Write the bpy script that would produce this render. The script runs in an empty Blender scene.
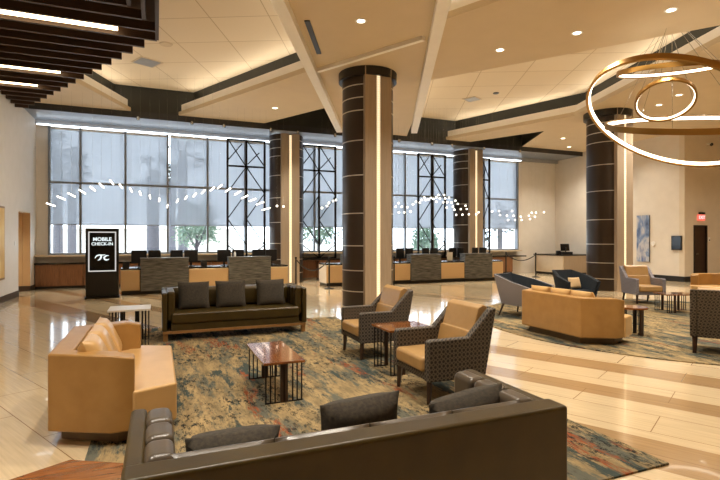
import bpy, bmesh, math, random
from mathutils import Vector, Matrix
random.seed(7)
C = bpy.context.scene.collection
PI = math.pi

# ------------------------------------------------------------------ camera, world, exposure
AL = math.radians(22.5)
SA, CA = math.sin(AL), math.cos(AL)
H = 1.6
cam = bpy.data.cameras.new('camera')
cam.lens = 24.5; cam.sensor_width = 36.0; cam.shift_y = -1/720; cam.clip_end = 400
camo = bpy.data.objects.new('camera', cam); C.objects.link(camo)
camo.location = (0, 0, H); camo.rotation_euler = (PI/2, 0, -AL)
bpy.context.scene.camera = camo
vs = bpy.context.scene.view_settings
vs.view_transform = 'Standard'; vs.look = 'None'; vs.gamma = 1.0; vs.exposure = 0.15
try: vs.use_curve_mapping = False
except Exception: pass
cy = bpy.context.scene.cycles
cy.max_bounces = 9; cy.diffuse_bounces = 5; cy.glossy_bounces = 4; cy.transparent_max_bounces = 12; cy.sample_clamp_indirect = 6.0

wd = bpy.data.worlds.new('world'); bpy.context.scene.world = wd; wd.use_nodes = True
bg = wd.node_tree.nodes['Background']
bg.inputs[0].default_value = (0.90, 0.95, 1.0, 1); bg.inputs[1].default_value = 5.2

def area(name, loc, sx, sy, power, col=(1, .78, .5), rot=(0, 0, 0), spread=PI):
    l = bpy.data.lights.new(name, 'AREA'); l.shape = 'RECTANGLE'; l.size = sx; l.size_y = sy
    l.energy = power; l.color = col; l.spread = spread
    o = bpy.data.objects.new(name, l); C.objects.link(o); o.location = loc; o.rotation_euler = rot
    return o
WARM = (1.0, .91, .77)
# cove lighting over the fascia troughs and the ceiling's warm general light
DOWN_POWER = 180
COVE_POWER = 4

# ------------------------------------------------------------------ materials
def S(r, g, b):
    f = lambda c: (c/255/12.92) if c/255 <= .04045 else ((c/255+.055)/1.055)**2.4
    return (f(r), f(g), f(b), 1)
MATS = {}
def base_mat(name, col, rough=.5, metal=0, spec=.5, coat=0, coat_rough=.05):
    m = bpy.data.materials.new(name); m.use_nodes = True
    p = m.node_tree.nodes['Principled BSDF']
    p.inputs['Base Color'].default_value = col; p.inputs['Roughness'].default_value = rough
    p.inputs['Metallic'].default_value = metal; p.inputs['Specular IOR Level'].default_value = spec
    p.inputs['Coat Weight'].default_value = coat; p.inputs['Coat Roughness'].default_value = coat_rough
    MATS[name] = m
    return m, m.node_tree, p
def N(nt, typ, **kw):
    n = nt.nodes.new(typ)
    for k, v in kw.items():
        if k.startswith('i_'):
            n.inputs[k[2:].replace('_', ' ')].default_value = v
        else: setattr(n, k, v)
    return n
def ramp(nt, stops, interp='LINEAR'):
    r = nt.nodes.new('ShaderNodeValToRGB'); r.color_ramp.interpolation = interp
    e = r.color_ramp.elements
    while len(e) < len(stops): e.new(.5)
    for i, (p, c) in enumerate(stops): e[i].position = p; e[i].color = c
    return r
def objco(nt, scale=(1, 1, 1), rot=(0, 0, 0)):
    t = N(nt, 'ShaderNodeTexCoord'); mp = N(nt, 'ShaderNodeMapping')
    mp.inputs['Scale'].default_value = scale; mp.inputs['Rotation'].default_value = rot
    nt.links.new(t.outputs['Object'], mp.inputs['Vector'])
    return mp.outputs['Vector']
def noisy(name, c1, c2, scale=8, stretch=(1, 1, 1), rough=.5, metal=0, bump=0, detail=4, lo=.3, hi=.7, coat=0, spec=.5, bscale=None):
    m, nt, p = base_mat(name, c1, rough, metal, spec, coat)
    v = objco(nt, stretch)
    n = N(nt, 'ShaderNodeTexNoise'); n.inputs['Scale'].default_value = scale; n.inputs['Detail'].default_value = detail
    nt.links.new(v, n.inputs['Vector'])
    r = ramp(nt, [(lo, c1), (hi, c2)])
    nt.links.new(n.outputs[0], r.inputs[0]); nt.links.new(r.outputs[0], p.inputs['Base Color'])
    if bump:
        b = N(nt, 'ShaderNodeBump'); b.inputs['Strength'].default_value = bump; b.inputs['Distance'].default_value = .01
        src = n
        if bscale:
            src = N(nt, 'ShaderNodeTexNoise'); src.inputs['Scale'].default_value = bscale; nt.links.new(v, src.inputs['Vector'])
        nt.links.new(src.outputs[0], b.inputs['Height']); nt.links.new(b.outputs[0], p.inputs['Normal'])
    return m
def emis(name, col, st):
    m = bpy.data.materials.new(name); m.use_nodes = True
    nt = m.node_tree; nt.nodes.remove(nt.nodes['Principled BSDF'])
    e = N(nt, 'ShaderNodeEmission'); e.inputs[0].default_value = col; e.inputs[1].default_value = st
    nt.links.new(e.outputs[0], nt.nodes['Material Output'].inputs[0]); MATS[name] = m
    return m

noisy('wall_paint', S(222, 213, 200), S(228, 219, 206), 3, rough=.6)
noisy('warm_wall', S(216, 202, 180), S(222, 208, 186), 3, rough=.6)
noisy('tan_wall', S(196, 160, 115), S(202, 168, 122), 3, rough=.6)
noisy('ceiling_paint', S(206, 187, 156), S(210, 191, 160), 2, rough=.7)
noisy('pale_trim', S(238, 232, 221), S(243, 237, 227), 3, rough=.5)
noisy('dark_fascia', S(36, 37, 32), S(42, 43, 37), 4, rough=.5)
noisy('black_trim', S(20, 18, 16), S(28, 25, 22), 4, rough=.4)
noisy('canopy_metal', S(128, 138, 150), S(142, 152, 164), 2, (1, 6, 1), rough=.33, metal=.3)
noisy('canopy_edge', S(42, 42, 44), S(50, 50, 52), 4, rough=.4)
noisy('baseboard', S(58, 46, 36), S(66, 54, 42), 6, rough=.45)
noisy('slat_brown', S(56, 37, 22), S(68, 46, 28), 5, (1, 8, 8), rough=.5)
noisy('slat_backing', S(60, 40, 22), S(66, 44, 26), 5, rough=.8)
noisy('column_dark', S(56, 45, 36), S(60, 48, 39), 2, rough=.3, metal=.3)
noisy('bronze_panel', S(166, 148, 126), S(176, 158, 136), 40, (1, 1, .05), rough=.42, metal=.3)
noisy('dark_bronze', S(96, 74, 46), S(106, 84, 54), 10, rough=.4)
noisy('white_wall', S(226, 220, 210), S(231, 225, 216), 3, rough=.6)
base_mat('band_silver', S(205, 198, 186), .3, .6)
base_mat('chrome', S(190, 190, 190), .15, 1)
base_mat('brass', S(158, 120, 64), .32, 1)
base_mat('dark_metal', S(30, 26, 24), .4, .6)
noisy('stone_dark', S(52, 54, 54), S(132, 132, 128), 5, (.7, 1, 12), rough=.35, detail=8, lo=.35, hi=.7, bump=.3)
noisy('upholstered_panel', S(208, 176, 130), S(215, 183, 138), 30, rough=.6)
noisy('counter_black', S(26, 22, 20), S(34, 30, 26), 10, rough=.25)
noisy('white_laminate_and_sheen', S(215, 205, 190), S(222, 212, 198), 4, rough=.35)
noisy('counter_pale', S(208, 190, 162), S(214, 196, 168), 4, rough=.4)
noisy('cabinet_wood', S(116, 76, 48), S(150, 104, 66), 5, (9, 9, .6), rough=.35, detail=6)
noisy('table_wood', S(104, 60, 30), S(150, 92, 46), 4, (1, 9, 1), rough=.12, detail=7, coat=.6)
noisy('leg_wood', S(42, 26, 18), S(58, 36, 24), 6, (6, 6, 1), rough=.35)
noisy('leather_tan', S(158, 117, 62), S(170, 129, 72), 6, rough=.34, bump=.05, bscale=180, spec=.5)
noisy('leather_chair', S(166, 130, 80), S(180, 143, 92), 6, rough=.36, bump=.05, bscale=180)
noisy('leather_cream', S(196, 156, 100), S(206, 166, 110), 5, rough=.3, bump=.04, bscale=180)
noisy('leather_brown', S(58, 44, 12), S(70, 55, 18), 5, rough=.36, bump=.05, bscale=160, spec=.45)
noisy('leather_grey', S(78, 68, 56), S(92, 80, 66), 5, rough=.3, bump=.05, bscale=160, spec=.6)
noisy('pillow_fabric', S(52, 47, 40), S(74, 66, 54), 60, rough=.9, bump=.15)
noisy('cream_pillow', S(210, 172, 116), S(220, 184, 130), 20, rough=.6)
noisy('bronze_base', S(150, 110, 64), S(164, 122, 74), 10, rough=.35, metal=.3)
noisy('teal_fabric', S(18, 26, 34), S(26, 36, 46), 50, rough=.85)
base_mat('screen_black', S(14, 14, 16), .15)
base_mat('plastic_black', S(22, 22, 24), .4)
base_mat('white_plastic', S(235, 232, 226), .4)
noisy('shade_frame', S(150, 152, 155), S(160, 162, 165), 5, rough=.4)
base_mat('mullion_grey', S(128, 132, 138), .4, .2)
noisy('concrete', S(190, 186, 178), S(205, 200, 192), 2, rough=.9)
noisy('palm_bark', S(78, 78, 84), S(92, 90, 96), 4, (1, 1, 6), rough=.9)
noisy('palm_leaf', S(44, 48, 44), S(60, 66, 58), 3, rough=.6)
noisy('tree_leaf', S(96, 118, 104), S(130, 152, 134), 1.5, rough=.6)
noisy('paper_yellow', S(222, 180, 96), S(240, 212, 140), 2, rough=.6)
emis('lamp_glow', (1, .9, .74, 1), 5)
emis('downlight_glow', (1, .88, .66, 1), 6)
emis('ring_glow', (1, .88, .68, 1), 4.5)
emis('slat_glow', (1, .74, .44, 1), 8)
emis('cool_glow', (.86, .93, 1, 1), 5)
emis('sign_white', (.9, 1, 1, 1), 1.0)
emis('frame_glow', (1, .96, .9, 1), .62)
emis('exit_red', (1, .16, .10, 1), 1.2)

# LED strip with a fine perforated lattice
m = bpy.data.materials.new('led_lattice'); m.use_nodes = True; MATS['led_lattice'] = m
nt = m.node_tree; p = nt.nodes['Principled BSDF']
v = objco(nt, (18, 18, 18))
vo = N(nt, 'ShaderNodeTexVoronoi'); vo.inputs['Randomness'].default_value = 0; vo.inputs['Scale'].default_value = 1
nt.links.new(v, vo.inputs['Vector'])
r = ramp(nt, [(.30, (1, .86, .6, 1)), (.62, (.55, .42, .24, 1))]); nt.links.new(vo.outputs[0], r.inputs[0])
nt.links.new(r.outputs[0], p.inputs['Emission Color']); p.inputs['Emission Strength'].default_value = 1.25
p.inputs['Base Color'].default_value = S(200, 180, 140)

# patterned upholstery: regular arches on dark cloth
def patterned(name, dark, light, sc):
    m, nt, p = base_mat(name, dark, .75)
    v = objco(nt, (sc, sc, sc)); se = N(nt, 'ShaderNodeSeparateXYZ'); nt.links.new(v, se.inputs[0])
    ad = N(nt, 'ShaderNodeMath', operation='ADD'); nt.links.new(se.outputs[0], ad.inputs[0]); nt.links.new(se.outputs[1], ad.inputs[1])
    co = N(nt, 'ShaderNodeCombineXYZ'); nt.links.new(ad.outputs[0], co.inputs[0]); nt.links.new(se.outputs[2], co.inputs[1])
    vo = N(nt, 'ShaderNodeTexVoronoi', voronoi_dimensions='2D'); vo.inputs['Randomness'].default_value = 0.15; vo.inputs['Scale'].default_value = 1
    nt.links.new(co.outputs[0], vo.inputs['Vector'])
    r = ramp(nt, [(.28, dark), (.38, light), (.5, light), (.6, dark)]); nt.links.new(vo.outputs[0], r.inputs[0])
    nt.links.new(r.outputs[0], p.inputs['Base Color'])
patterned('patterned_fabric', S(40, 35, 32), S(100, 90, 78), 22)
patterned('lit_lavender_fabric', S(104, 100, 106), S(150, 146, 154), 26)  # light falling on the cloth is put into this paler colour

# ceiling tile
m, nt, p = base_mat('ceiling_tile', S(228, 212, 184), .8)
v = objco(nt, (1, 1, 1), (0, 0, math.radians(26)))
b = N(nt, 'ShaderNodeTexBrick'); b.offset = 0
b.inputs['Color1'].default_value = S(228, 212, 184); b.inputs['Color2'].default_value = S(224, 207, 178); b.inputs['Mortar'].default_value = S(190, 168, 132)
b.inputs['Scale'].default_value = 1; b.inputs['Mortar Size'].default_value = .012; b.inputs['Brick Width'].default_value = 1.3; b.inputs['Row Height'].default_value = 1.3
nt.links.new(v, b.inputs['Vector']); nt.links.new(b.outputs[0], p.inputs['Base Color'])

# floor: cream tiles with tan bands running diagonally through the room
m, nt, p = base_mat('floor_tile', S(214, 186, 140), .13, coat=.4, coat_rough=.03)
BAND = math.radians(27.7)
tc = N(nt, 'ShaderNodeTexCoord'); sep = N(nt, 'ShaderNodeSeparateXYZ'); nt.links.new(tc.outputs['Object'], sep.inputs[0])
def mth(op, a, b=None):
    n = N(nt, 'ShaderNodeMath', operation=op)
    for i, x in enumerate((a, b)):
        if x is None: continue
        if isinstance(x, (int, float)): n.inputs[i].default_value = x
        else: nt.links.new(x, n.inputs[i])
    return n.outputs[0]
w_ = mth('ADD', mth('MULTIPLY', sep.outputs[0], math.cos(BAND)), mth('MULTIPLY', sep.outputs[1], math.sin(BAND)))
l_ = mth('ADD', mth('MULTIPLY', sep.outputs[0], -math.sin(BAND)), mth('MULTIPLY', sep.outputs[1], math.cos(BAND)))
wm = mth('DIVIDE', w_, 24.0)
light, tan, mid = S(224, 201, 163), S(178, 146, 106), S(200, 174, 138)
r = ramp(nt, [(0, light), (3.92/24, tan), (4.42/24, light), (5.35/24, tan), (5.78/24, light), (6.45/24, tan), (6.87/24, light), (11.6/24, mid), (12.1/24, light), (14.5/24, mid), (15/24, light)], 'CONSTANT')
nt.links.new(wm, r.inputs[0])
cb = N(nt, 'ShaderNodeCombineXYZ'); nt.links.new(l_, cb.inputs[0]); nt.links.new(w_, cb.inputs[1])
mp = N(nt, 'ShaderNodeMapping'); mp.inputs['Scale'].default_value = (1.2, 26, 1); nt.links.new(cb.outputs[0], mp.inputs['Vector'])
nz = N(nt, 'ShaderNodeTexNoise'); nz.inputs['Scale'].default_value = 1.6; nz.inputs['Detail'].default_value = 5; nt.links.new(mp.outputs[0], nz.inputs['Vector'])
g = ramp(nt, [(.3, (.86, .86, .86, 1)), (.7, (1.04, 1.04, 1.04, 1))]); nt.links.new(nz.outputs[0], g.inputs[0])
mx = N(nt, 'ShaderNodeMix', data_type='RGBA', blend_type='MULTIPLY'); mx.inputs[0].default_value = 1
nt.links.new(r.outputs[0], mx.inputs[6]); nt.links.new(g.outputs[0], mx.inputs[7])
bk = N(nt, 'ShaderNodeTexBrick'); bk.offset = .5
bk.inputs['Scale'].default_value = 1; bk.inputs['Brick Width'].default_value = 1.5; bk.inputs['Row Height'].default_value = .4665; bk.inputs['Mortar Size'].default_value = .004
nt.links.new(cb.outputs[0], bk.inputs['Vector'])
mx2 = N(nt, 'ShaderNodeMix', data_type='RGBA'); nt.links.new(bk.outputs['Fac'], mx2.inputs[0])
nt.links.new(mx.outputs[2], mx2.inputs[6]); mx2.inputs[7].default_value = S(150, 118, 80)
nt.links.new(mx2.outputs[2], p.inputs['Base Color'])

# distressed carpet
def carpet(name, seed, rot=0):
    m, nt, p = base_mat(name, S(170, 140, 90), .95, spec=.1)
    L = nt.links.new
    def ns(stretch, sc, off, det=6, rough=.65):
        t = N(nt, 'ShaderNodeTexCoord'); mp = N(nt, 'ShaderNodeMapping')
        mp.inputs['Scale'].default_value = stretch; mp.inputs['Location'].default_value = (off, off*1.7, 0); mp.inputs['Rotation'].default_value = (0, 0, rot)
        L(t.outputs['Object'], mp.inputs[0])
        n = N(nt, 'ShaderNodeTexNoise'); n.inputs['Scale'].default_value = sc; n.inputs['Detail'].default_value = det; n.inputs['Roughness'].default_value = rough
        L(mp.outputs[0], n.inputs['Vector']); return n.outputs[0]
    def mix(f, a, b):
        x = N(nt, 'ShaderNodeMix', data_type='RGBA'); L(f, x.inputs[0]); 
        if isinstance(a, tuple): x.inputs[6].default_value = a
        else: L(a, x.inputs[6])
        if isinstance(b, tuple): x.inputs[7].default_value = b
        else: L(b, x.inputs[7])
        return x.outputs[2]
    def th(src, lo, hi):
        r = ramp(nt, [(lo, (0, 0, 0, 1)), (hi, (1, 1, 1, 1))]); L(src, r.inputs[0]); return r.outputs[0]
    def mul(a, b):
        n = N(nt, 'ShaderNodeMath', operation='MULTIPLY'); L(a, n.inputs[0]); L(b, n.inputs[1]); return n.outputs[0]
    sand = mix(th(ns((3, .8, 1), 3, seed), .35, .65), S(174, 150, 108), S(124, 108, 80))
    col = mix(th(ns((2.2, .5, 1), 1.3, seed+3, 9, .75), .50, .57), sand, S(98, 98, 86))          # grey green fields
    col = mix(th(ns((2.2, .55, 1), 1.5, seed+9, 9, .75), .53, .58), col, S(64, 74, 71))           # teal fields
    col = mix(mul(th(ns((2.4, .55, 1), 1.2, seed+21),   .59, .63), th(ns((9, 1.5, 1), 5, seed+5, 8, .75), .46, .50)), col, S(142, 78, 48))   # rust streaks
    col = mix(mul(th(ns((1, 1, 1), 1.2, seed+33), .42, .55), th(ns((6, 2.2, 1), 3.6, seed+31, 9, .8), .52, .55)), col, S(38, 40, 38))  # black flecks
    col = mix(th(ns((9, 1.2, 1), 5, seed+41, 6, .7), .56, .66), col, S(92, 88, 72))
    L(col, p.inputs['Base Color'])
    b = N(nt, 'ShaderNodeBump'); b.inputs['Strength'].default_value = .3; b.inputs['Distance'].default_value = .01
    L(ns((1, 1, 1), 120, 0, 2), b.inputs['Height']); L(b.outputs[0], p.inputs['Normal'])
carpet('carpet_rect', 2.3)
carpet('carpet_round', 14.1, math.radians(-62))

# window glass and roller shade cloth
m = bpy.data.materials.new('glass'); m.use_nodes = True; MATS['glass'] = m; nt = m.node_tree
nt.nodes.remove(nt.nodes['Principled BSDF'])
tr = N(nt, 'ShaderNodeBsdfTransparent'); tr.inputs[0].default_value = (.93, .97, 1, 1); gl = N(nt, 'ShaderNodeBsdfGlossy'); gl.inputs['Roughness'].default_value = .02
mxs = N(nt, 'ShaderNodeMixShader'); mxs.inputs[0].default_value = .05
nt.links.new(tr.outputs[0], mxs.inputs[1]); nt.links.new(gl.outputs[0], mxs.inputs[2]); nt.links.new(mxs.outputs[0], nt.nodes['Material Output'].inputs[0])

m = bpy.data.materials.new('shade_cloth'); m.use_nodes = True; MATS['shade_cloth'] = m; nt = m.node_tree
nt.nodes.remove(nt.nodes['Principled BSDF'])
tr = N(nt, 'ShaderNodeBsdfTransparent'); tr.inputs[0].default_value = (.97, .98, 1, 1)
tl = N(nt, 'ShaderNodeBsdfTranslucent'); df = N(nt, 'ShaderNodeBsdfDiffuse'); df.inputs[0].default_value = S(150, 152, 154)
v = objco(nt, (7, 1, .15)); n = N(nt, 'ShaderNodeTexNoise'); n.inputs['Scale'].default_value = 2; n.inputs['Detail'].default_value = 2; nt.links.new(v, n.inputs['Vector'])
r = ramp(nt, [(.3, (.335, .35, .375, 1)), (.7, (.365, .38, .405, 1))]); nt.links.new(n.outputs[0], r.inputs[0]); nt.links.new(r.outputs[0], tl.inputs[0])
m1 = N(nt, 'ShaderNodeMixShader'); m1.inputs[0].default_value = .35; nt.links.new(tl.outputs[0], m1.inputs[1]); nt.links.new(df.outputs[0], m1.inputs[2])
m2 = N(nt, 'ShaderNodeMixShader'); m2.inputs[0].default_value = .235; nt.links.new(m1.outputs[0], m2.inputs[1]); nt.links.new(tr.outputs[0], m2.inputs[2])
nt.links.new(m2.outputs[0], nt.nodes['Material Output'].inputs[0])

m, nt, p = base_mat('table_glass', S(40, 30, 24), .05, coat=.5)
# abstract blue art
m, nt, p = base_mat('abstract_paint', S(120, 140, 170), .6)
v = objco(nt, (1, 1, .6)); n = N(nt, 'ShaderNodeTexNoise'); n.inputs['Scale'].default_value = 1.6; n.inputs['Detail'].default_value = 6; n.inputs['Distortion'].default_value = 1.5
nt.links.new(v, n.inputs['Vector']); r = ramp(nt, [(.3, S(40, 56, 100)), (.45, S(120, 142, 180)), (.55, S(196, 196, 200)), (.7, S(90, 110, 160))])
nt.links.new(n.outputs[0], r.inputs[0]); nt.links.new(r.outputs[0], p.inputs['Base Color'])
M = MATS

# ------------------------------------------------------------------ mesh helpers
class MB:
    def __init__(s): s.v = []; s.f = []
    def add(s, vs_, fs, mat=None):
        o = len(s.v)
        s.v += [tuple(mat @ Vector(q)) if mat else tuple(q) for q in vs_]
        s.f += [tuple(i+o for i in q) for q in fs]
        return s
    def box(s, x0, x1, y0, y1, z0, z1, mat=None):
        return s.add([(x0,y0,z0),(x1,y0,z0),(x1,y1,z0),(x0,y1,z0),(x0,y0,z1),(x1,y0,z1),(x1,y1,z1),(x0,y1,z1)],
                     [(0,3,2,1),(4,5,6,7),(0,1,5,4),(1,2,6,5),(2,3,7,6),(3,0,4,7)], mat)
    def prism(s, pts, z0, z1, mat=None):          # pts counter-clockwise
        n = len(pts)
        vv = [(x,y,z0) for x,y in pts]+[(x,y,z1) for x,y in pts]
        ff = [tuple(range(n-1,-1,-1)), tuple(range(n,2*n))]+[(i,(i+1)%n,(i+1)%n+n,i+n) for i in range(n)]
        return s.add(vv, ff, mat)
    def prismx(s, pts, x0, x1, mat=None):         # pts (y,z), extruded along x
        n = len(pts)
        vv = [(x0,y,z) for y,z in pts]+[(x1,y,z) for y,z in pts]
        ff = [tuple(range(n-1,-1,-1)), tuple(range(n,2*n))]+[(i,(i+1)%n,(i+1)%n+n,i+n) for i in range(n)]
        return s.add(vv, ff, mat)
    def tube(s, a, b, r0, r1=None, n=10):
        a, b = Vector(a), Vector(b); r1 = r0 if r1 is None else r1
        d = (b-a).normalized(); up = Vector((0,0,1)) if abs(d.z) < .9 else Vector((1,0,0))
        x = d.cross(up).normalized(); y = d.cross(x)
        vv = []
        for c, r in ((a, r0), (b, r1)):
            for i in range(n):
                t = 2*PI*i/n; vv.append(c+x*math.cos(t)*r+y*math.sin(t)*r)
        ff = [(i,(i+1)%n,(i+1)%n+n,i+n) for i in range(n)]+[tuple(range(n-1,-1,-1)), tuple(range(n,2*n))]
        return s.add(vv, ff)
    def path(s, pts, r, n=8):
        for i in range(len(pts)-1): s.tube(pts[i], pts[i+1], r, r, n)
        return s
    def lathe(s, prof, n=24, c=(0,0), a0=0, a1=2*PI):
        full = abs(a1-a0-2*PI) < 1e-6; k = n if full else n+1
        vv = []
        for r, z in prof:
            for i in range(k):
                t = a0+(a1-a0)*i/n; vv.append((c[0]+r*math.cos(t), c[1]+r*math.sin(t), z))
        ff = []
        for j in range(len(prof)-1):
            for i in range(n):
                i2 = (i+1) % k
                ff.append((j*k+i, j*k+i2, (j+1)*k+i2, (j+1)*k+i))
        return s.add(vv, ff)
    def sphere(s, c, r, n=10, m=7):
        prof = [(max(1e-4, r*math.sin(PI*j/m)), c[2]-r*math.cos(PI*j/m)) for j in range(m+1)]
        return s.lathe(prof, n, (c[0], c[1]))
    def build(s, name, mat, parent=None, bevel=0, smooth=False, seg=2, sub=0, loc=None):
        me = bpy.data.meshes.new(name); me.from_pydata(s.v, [], s.f); me.update()
        bm = bmesh.new(); bm.from_mesh(me); bmesh.ops.recalc_face_normals(bm, faces=bm.faces); bm.to_mesh(me); bm.free()
        o = bpy.data.objects.new(name, me); C.objects.link(o)
        me.materials.append(M[mat] if isinstance(mat, str) else mat)
        if parent: o.parent = parent
        if loc: o.location = loc
        if smooth or bevel:
            for q in me.polygons: q.use_smooth = True
        if bevel:
            b = o.modifiers.new('bevel', 'BEVEL'); b.width = bevel; b.segments = seg; b.limit_method = 'ANGLE'; b.angle_limit = math.radians(35); b.harden_normals = True
        elif smooth:
            try: me.set_sharp_from_angle(angle=math.radians(40))
            except Exception: pass
        if sub:
            q = o.modifiers.new('sub', 'SUBSURF'); q.levels = sub; q.render_levels = sub
        return o
def tag(o, label, cat, group=None, kind=None):
    o['label'] = label; o['category'] = cat
    if group: o['group'] = group
    if kind: o['kind'] = kind
    return o
def thing(name, label, cat, loc=(0,0,0), rz=0, group=None):
    o = bpy.data.objects.new(name, None); C.objects.link(o); o.empty_display_size = .1
    o.location = loc; o.rotation_euler = (0,0,rz)
    return tag(o, label, cat, group)
def struct(o): o['kind'] = 'structure'; return o
def dup(root, loc, rz, label, group=None):
    r = root.copy(); C.objects.link(r); r.location = loc; r.rotation_euler = (0,0,rz); r['label'] = label
    if group: r['group'] = group
    for ch in root.children:
        c = ch.copy(); C.objects.link(c); c.parent = r
        for g_ in ch.children:
            d = g_.copy(); C.objects.link(d); d.parent = c
    return r
def pillow(w, h, t, n=12, pinch=.05, mat=None):
    mb = MB(); vv = []; ff = []
    for side in (1, -1):
        for j in range(n+1):
            for i in range(n+1):
                a, b = -1+2*i/n, -1+2*j/n
                k = max(0, (1-a**4)*(1-b**4))**.5
                x = w/2*a*(1-pinch*(1-b*b)*abs(a)**3+pinch*.6*b**4*0); z = h/2*b*(1-pinch*(1-a*a)*abs(b)**3)
                vv.append((x, side*(t/2*k+.004), z))
    m_ = (n+1)**2
    for j in range(n):
        for i in range(n):
            q = j*(n+1)+i
            ff.append((q, q+1, q+n+2, q+n+1)); ff.append((m_+q, m_+q+n+1, m_+q+n+2, m_+q+1))
    for i in range(n):
        for (p, q) in ((i, i+1), ((n)*(n+1)+i+1, n*(n+1)+i), ((i+1)*(n+1), i*(n+1)), (i*(n+1)+n, (i+1)*(n+1)+n)):
            ff.append((p, m_+p, m_+q, q))
    return mb.add(vv, ff, mat)
def R(x=0, y=0, z=0): return Matrix.Rotation(z, 4, 'Z') @ Matrix.Rotation(y, 4, 'Y') @ Matrix.Rotation(x, 4, 'X')
def T(x, y, z): return Matrix.Translation((x, y, z))
def W(px, d, z=0):                       # a point on the sight line of a picture column, d metres in front of the camera
    X = (px-360)/490*d
    return (X*CA+d*SA, -X*SA+d*CA, z)
def onv(px, v):                          # u where the sight line of a picture column meets the plane v
    k = (px-360)/490
    return v*(k*CA+SA)/(CA-k*SA), v/(CA-k*SA)

# ================================================================== THE SETTING
ZC, ZR = 5.6, 6.4
UL, UR, VW, VB = -3.6, 18.1, 18.6, 12.2
struct(MB().box(-6, 25, -6, 18.6, -.1, 0).build('floor', 'floor_tile'))
# left wall with the opening near the windows
lw = MB()
lw.box(UL-.2, UL, -6, 16.4, 0, 6.6); lw.box(UL-.2, UL, 16.4, 17.8, 2.4, 6.6); lw.box(UL-.2, UL, 17.8, 18.6, 0, 6.6)
struct(lw.build('wall_left', 'white_wall'))
pw = MB(); pw.box(-6, UL-.21, 17.8, 18.0, 0, 2.8); pw.box(-6, -5.9, 15.1, 17.8, 0, 2.8); pw.box(-6, UL-.21, 15, 15.1, 0, 2.8); pw.box(-6, UL-.21, 15, 18, 2.8, 2.9)
struct(pw.build('wall_passage', 'tan_wall'))
bb = MB(); bb.box(UL, UL+.015, -6, 16.4, 0, .16); bb.box(UL, UL+.015, 17.8, 18.6, 0, .16)
struct(bb.build('baseboard_left', 'baseboard'))
struct(MB().box(-5.9, UL-.2, 17.78, 17.799, 0, .16).box(UL-.2, UL-.0, 17.78, 17.799, 0, .16).build('baseboard_passage', 'baseboard'))
struct(MB().box(UL-.2, UL, 17.79, 17.799, .16, 2.4).build('trim_9', 'tan_wall'))
# back wall around the glazing
SILL, HEAD = 1.08, 5.36
bw = MB(); bw.box(UL, UR, VW, VW+.3, 0, SILL); bw.box(UL, UR, VW, VW+.3, HEAD, 6.6); bw.box(15.8, UR, VW, VW+.3, SILL, HEAD); bw.box(UL-.2, -3.27, VW, VW+.3, SILL, HEAD)
struct(bw.build('wall_back', 'white_wall'))
struct(MB().box(UR, UR+.2, VB+.2, VW, 0, 6.6).build('wall_right', 'wall_paint'))
dw = MB(); DX0, DX1 = onv(693.5, VB)[0], onv(707, VB)[0]
dw.box(UR, DX0, VB, VB+.2, 0, 6.6); dw.box(DX1, 25, VB, VB+.2, 0, 6.6); dw.box(DX0, DX1, VB, VB+.2, 2.12, 6.6)
struct(dw.build('wall_exit', 'warm_wall'))
struct(MB().box(25, 25.2, -6, VB+.2, 0, 6.6).build('wall_far_right', 'warm_wall'))
struct(MB().box(-6, 25.2, -6.2, -6, 0, 6.6).build('wall_behind', 'warm_wall'))
struct(MB().box(UR-.015, UR, VB-.015, 18.3, 0, .2).build('baseboard_right', 'black_trim'))
struct(MB().box(UR, DX0, VB-.015, VB, 0, .2).box(DX1, 25, VB-.015, VB, 0, .2).build('baseboard_exit', 'black_trim'))
d = struct(MB().box(DX0+.05, DX1-.05, VB+.03, VB+.09, 0.005, 2.08).build('door_1', 'leg_wood'))
struct(MB().box(DX0, DX0+.05, VB-.02, VB+.12, 0, 2.12).box(DX1-.05, DX1, VB-.02, VB+.12, 0, 2.12).box(DX0+.05, DX1-.05, VB-.02, VB+.12, 2.08, 2.12).build('door_frame', 'black_trim', d))
MB().box(DX0+.1, DX0+.24, VB-.03, VB+.0, 1.02, 1.05).box(DX0+.1, DX0+.13, VB-.01, VB+.03, 1.02, 1.05).build('door_handle', 'chrome', d)

# ceiling lattice: strips cross over the columns, diamond coffers between them
C1U, C1V, PER = 4.76, 11.0, 8.5
TN = math.tan(math.radians(26)); HALF = 1.55      # half strip width measured along u
HW = PER/2-HALF; HH = HW/TN                         # diamond half width / half height
VCUT = 16.95
def diamond(cu, cv): return [(cu+HW, cv), (cu, cv+HH), (cu-HW, cv), (cu, cv-HH)]
def clip(P):
    vmax = VCUT-.02; out = []
    for i in range(len(P)):
        a, b = P[i], P[(i+1) % len(P)]
        if a[1] <= vmax: out.append(a)
        if (a[1] <= vmax) != (b[1] <= vmax):
            t = (vmax-a[1])/(b[1]-a[1]); out.append((a[0]+(b[0]-a[0])*t, vmax))
    return out
def grown(P, g):
    n = len(P); L = []
    for i in range(n):
        a, b = Vector(P[i]), Vector(P[(i+1) % n]); e = (b-a).normalized(); L.append((a+Vector((e.y, -e.x))*g, e))
    out = []
    for i in range(n):
        (p, d), (q, e) = L[i-1], L[i]; k = d.x*e.y-d.y*e.x
        t = ((q.x-p.x)*e.y-(q.y-p.y)*e.x)/k; out.append(tuple(p+d*t))
    return out
COF = [([(3.42, 11.05), (-.05, 18.4), (-.12, 18.4), (-3.25, 11.2), (.2, 4.4)], 0), ([(12.5, 12.0), (10.6, 17.4), (9.35, 17.8), (6.35, 10.75), (10.15, 5.3)], 0), (diamond(C1U, C1V-PER/2/TN), 0),
       (diamond(C1U, C1V+PER/2/TN), 1), (diamond(C1U+PER, C1V+PER/2/TN), 1)]
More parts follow.
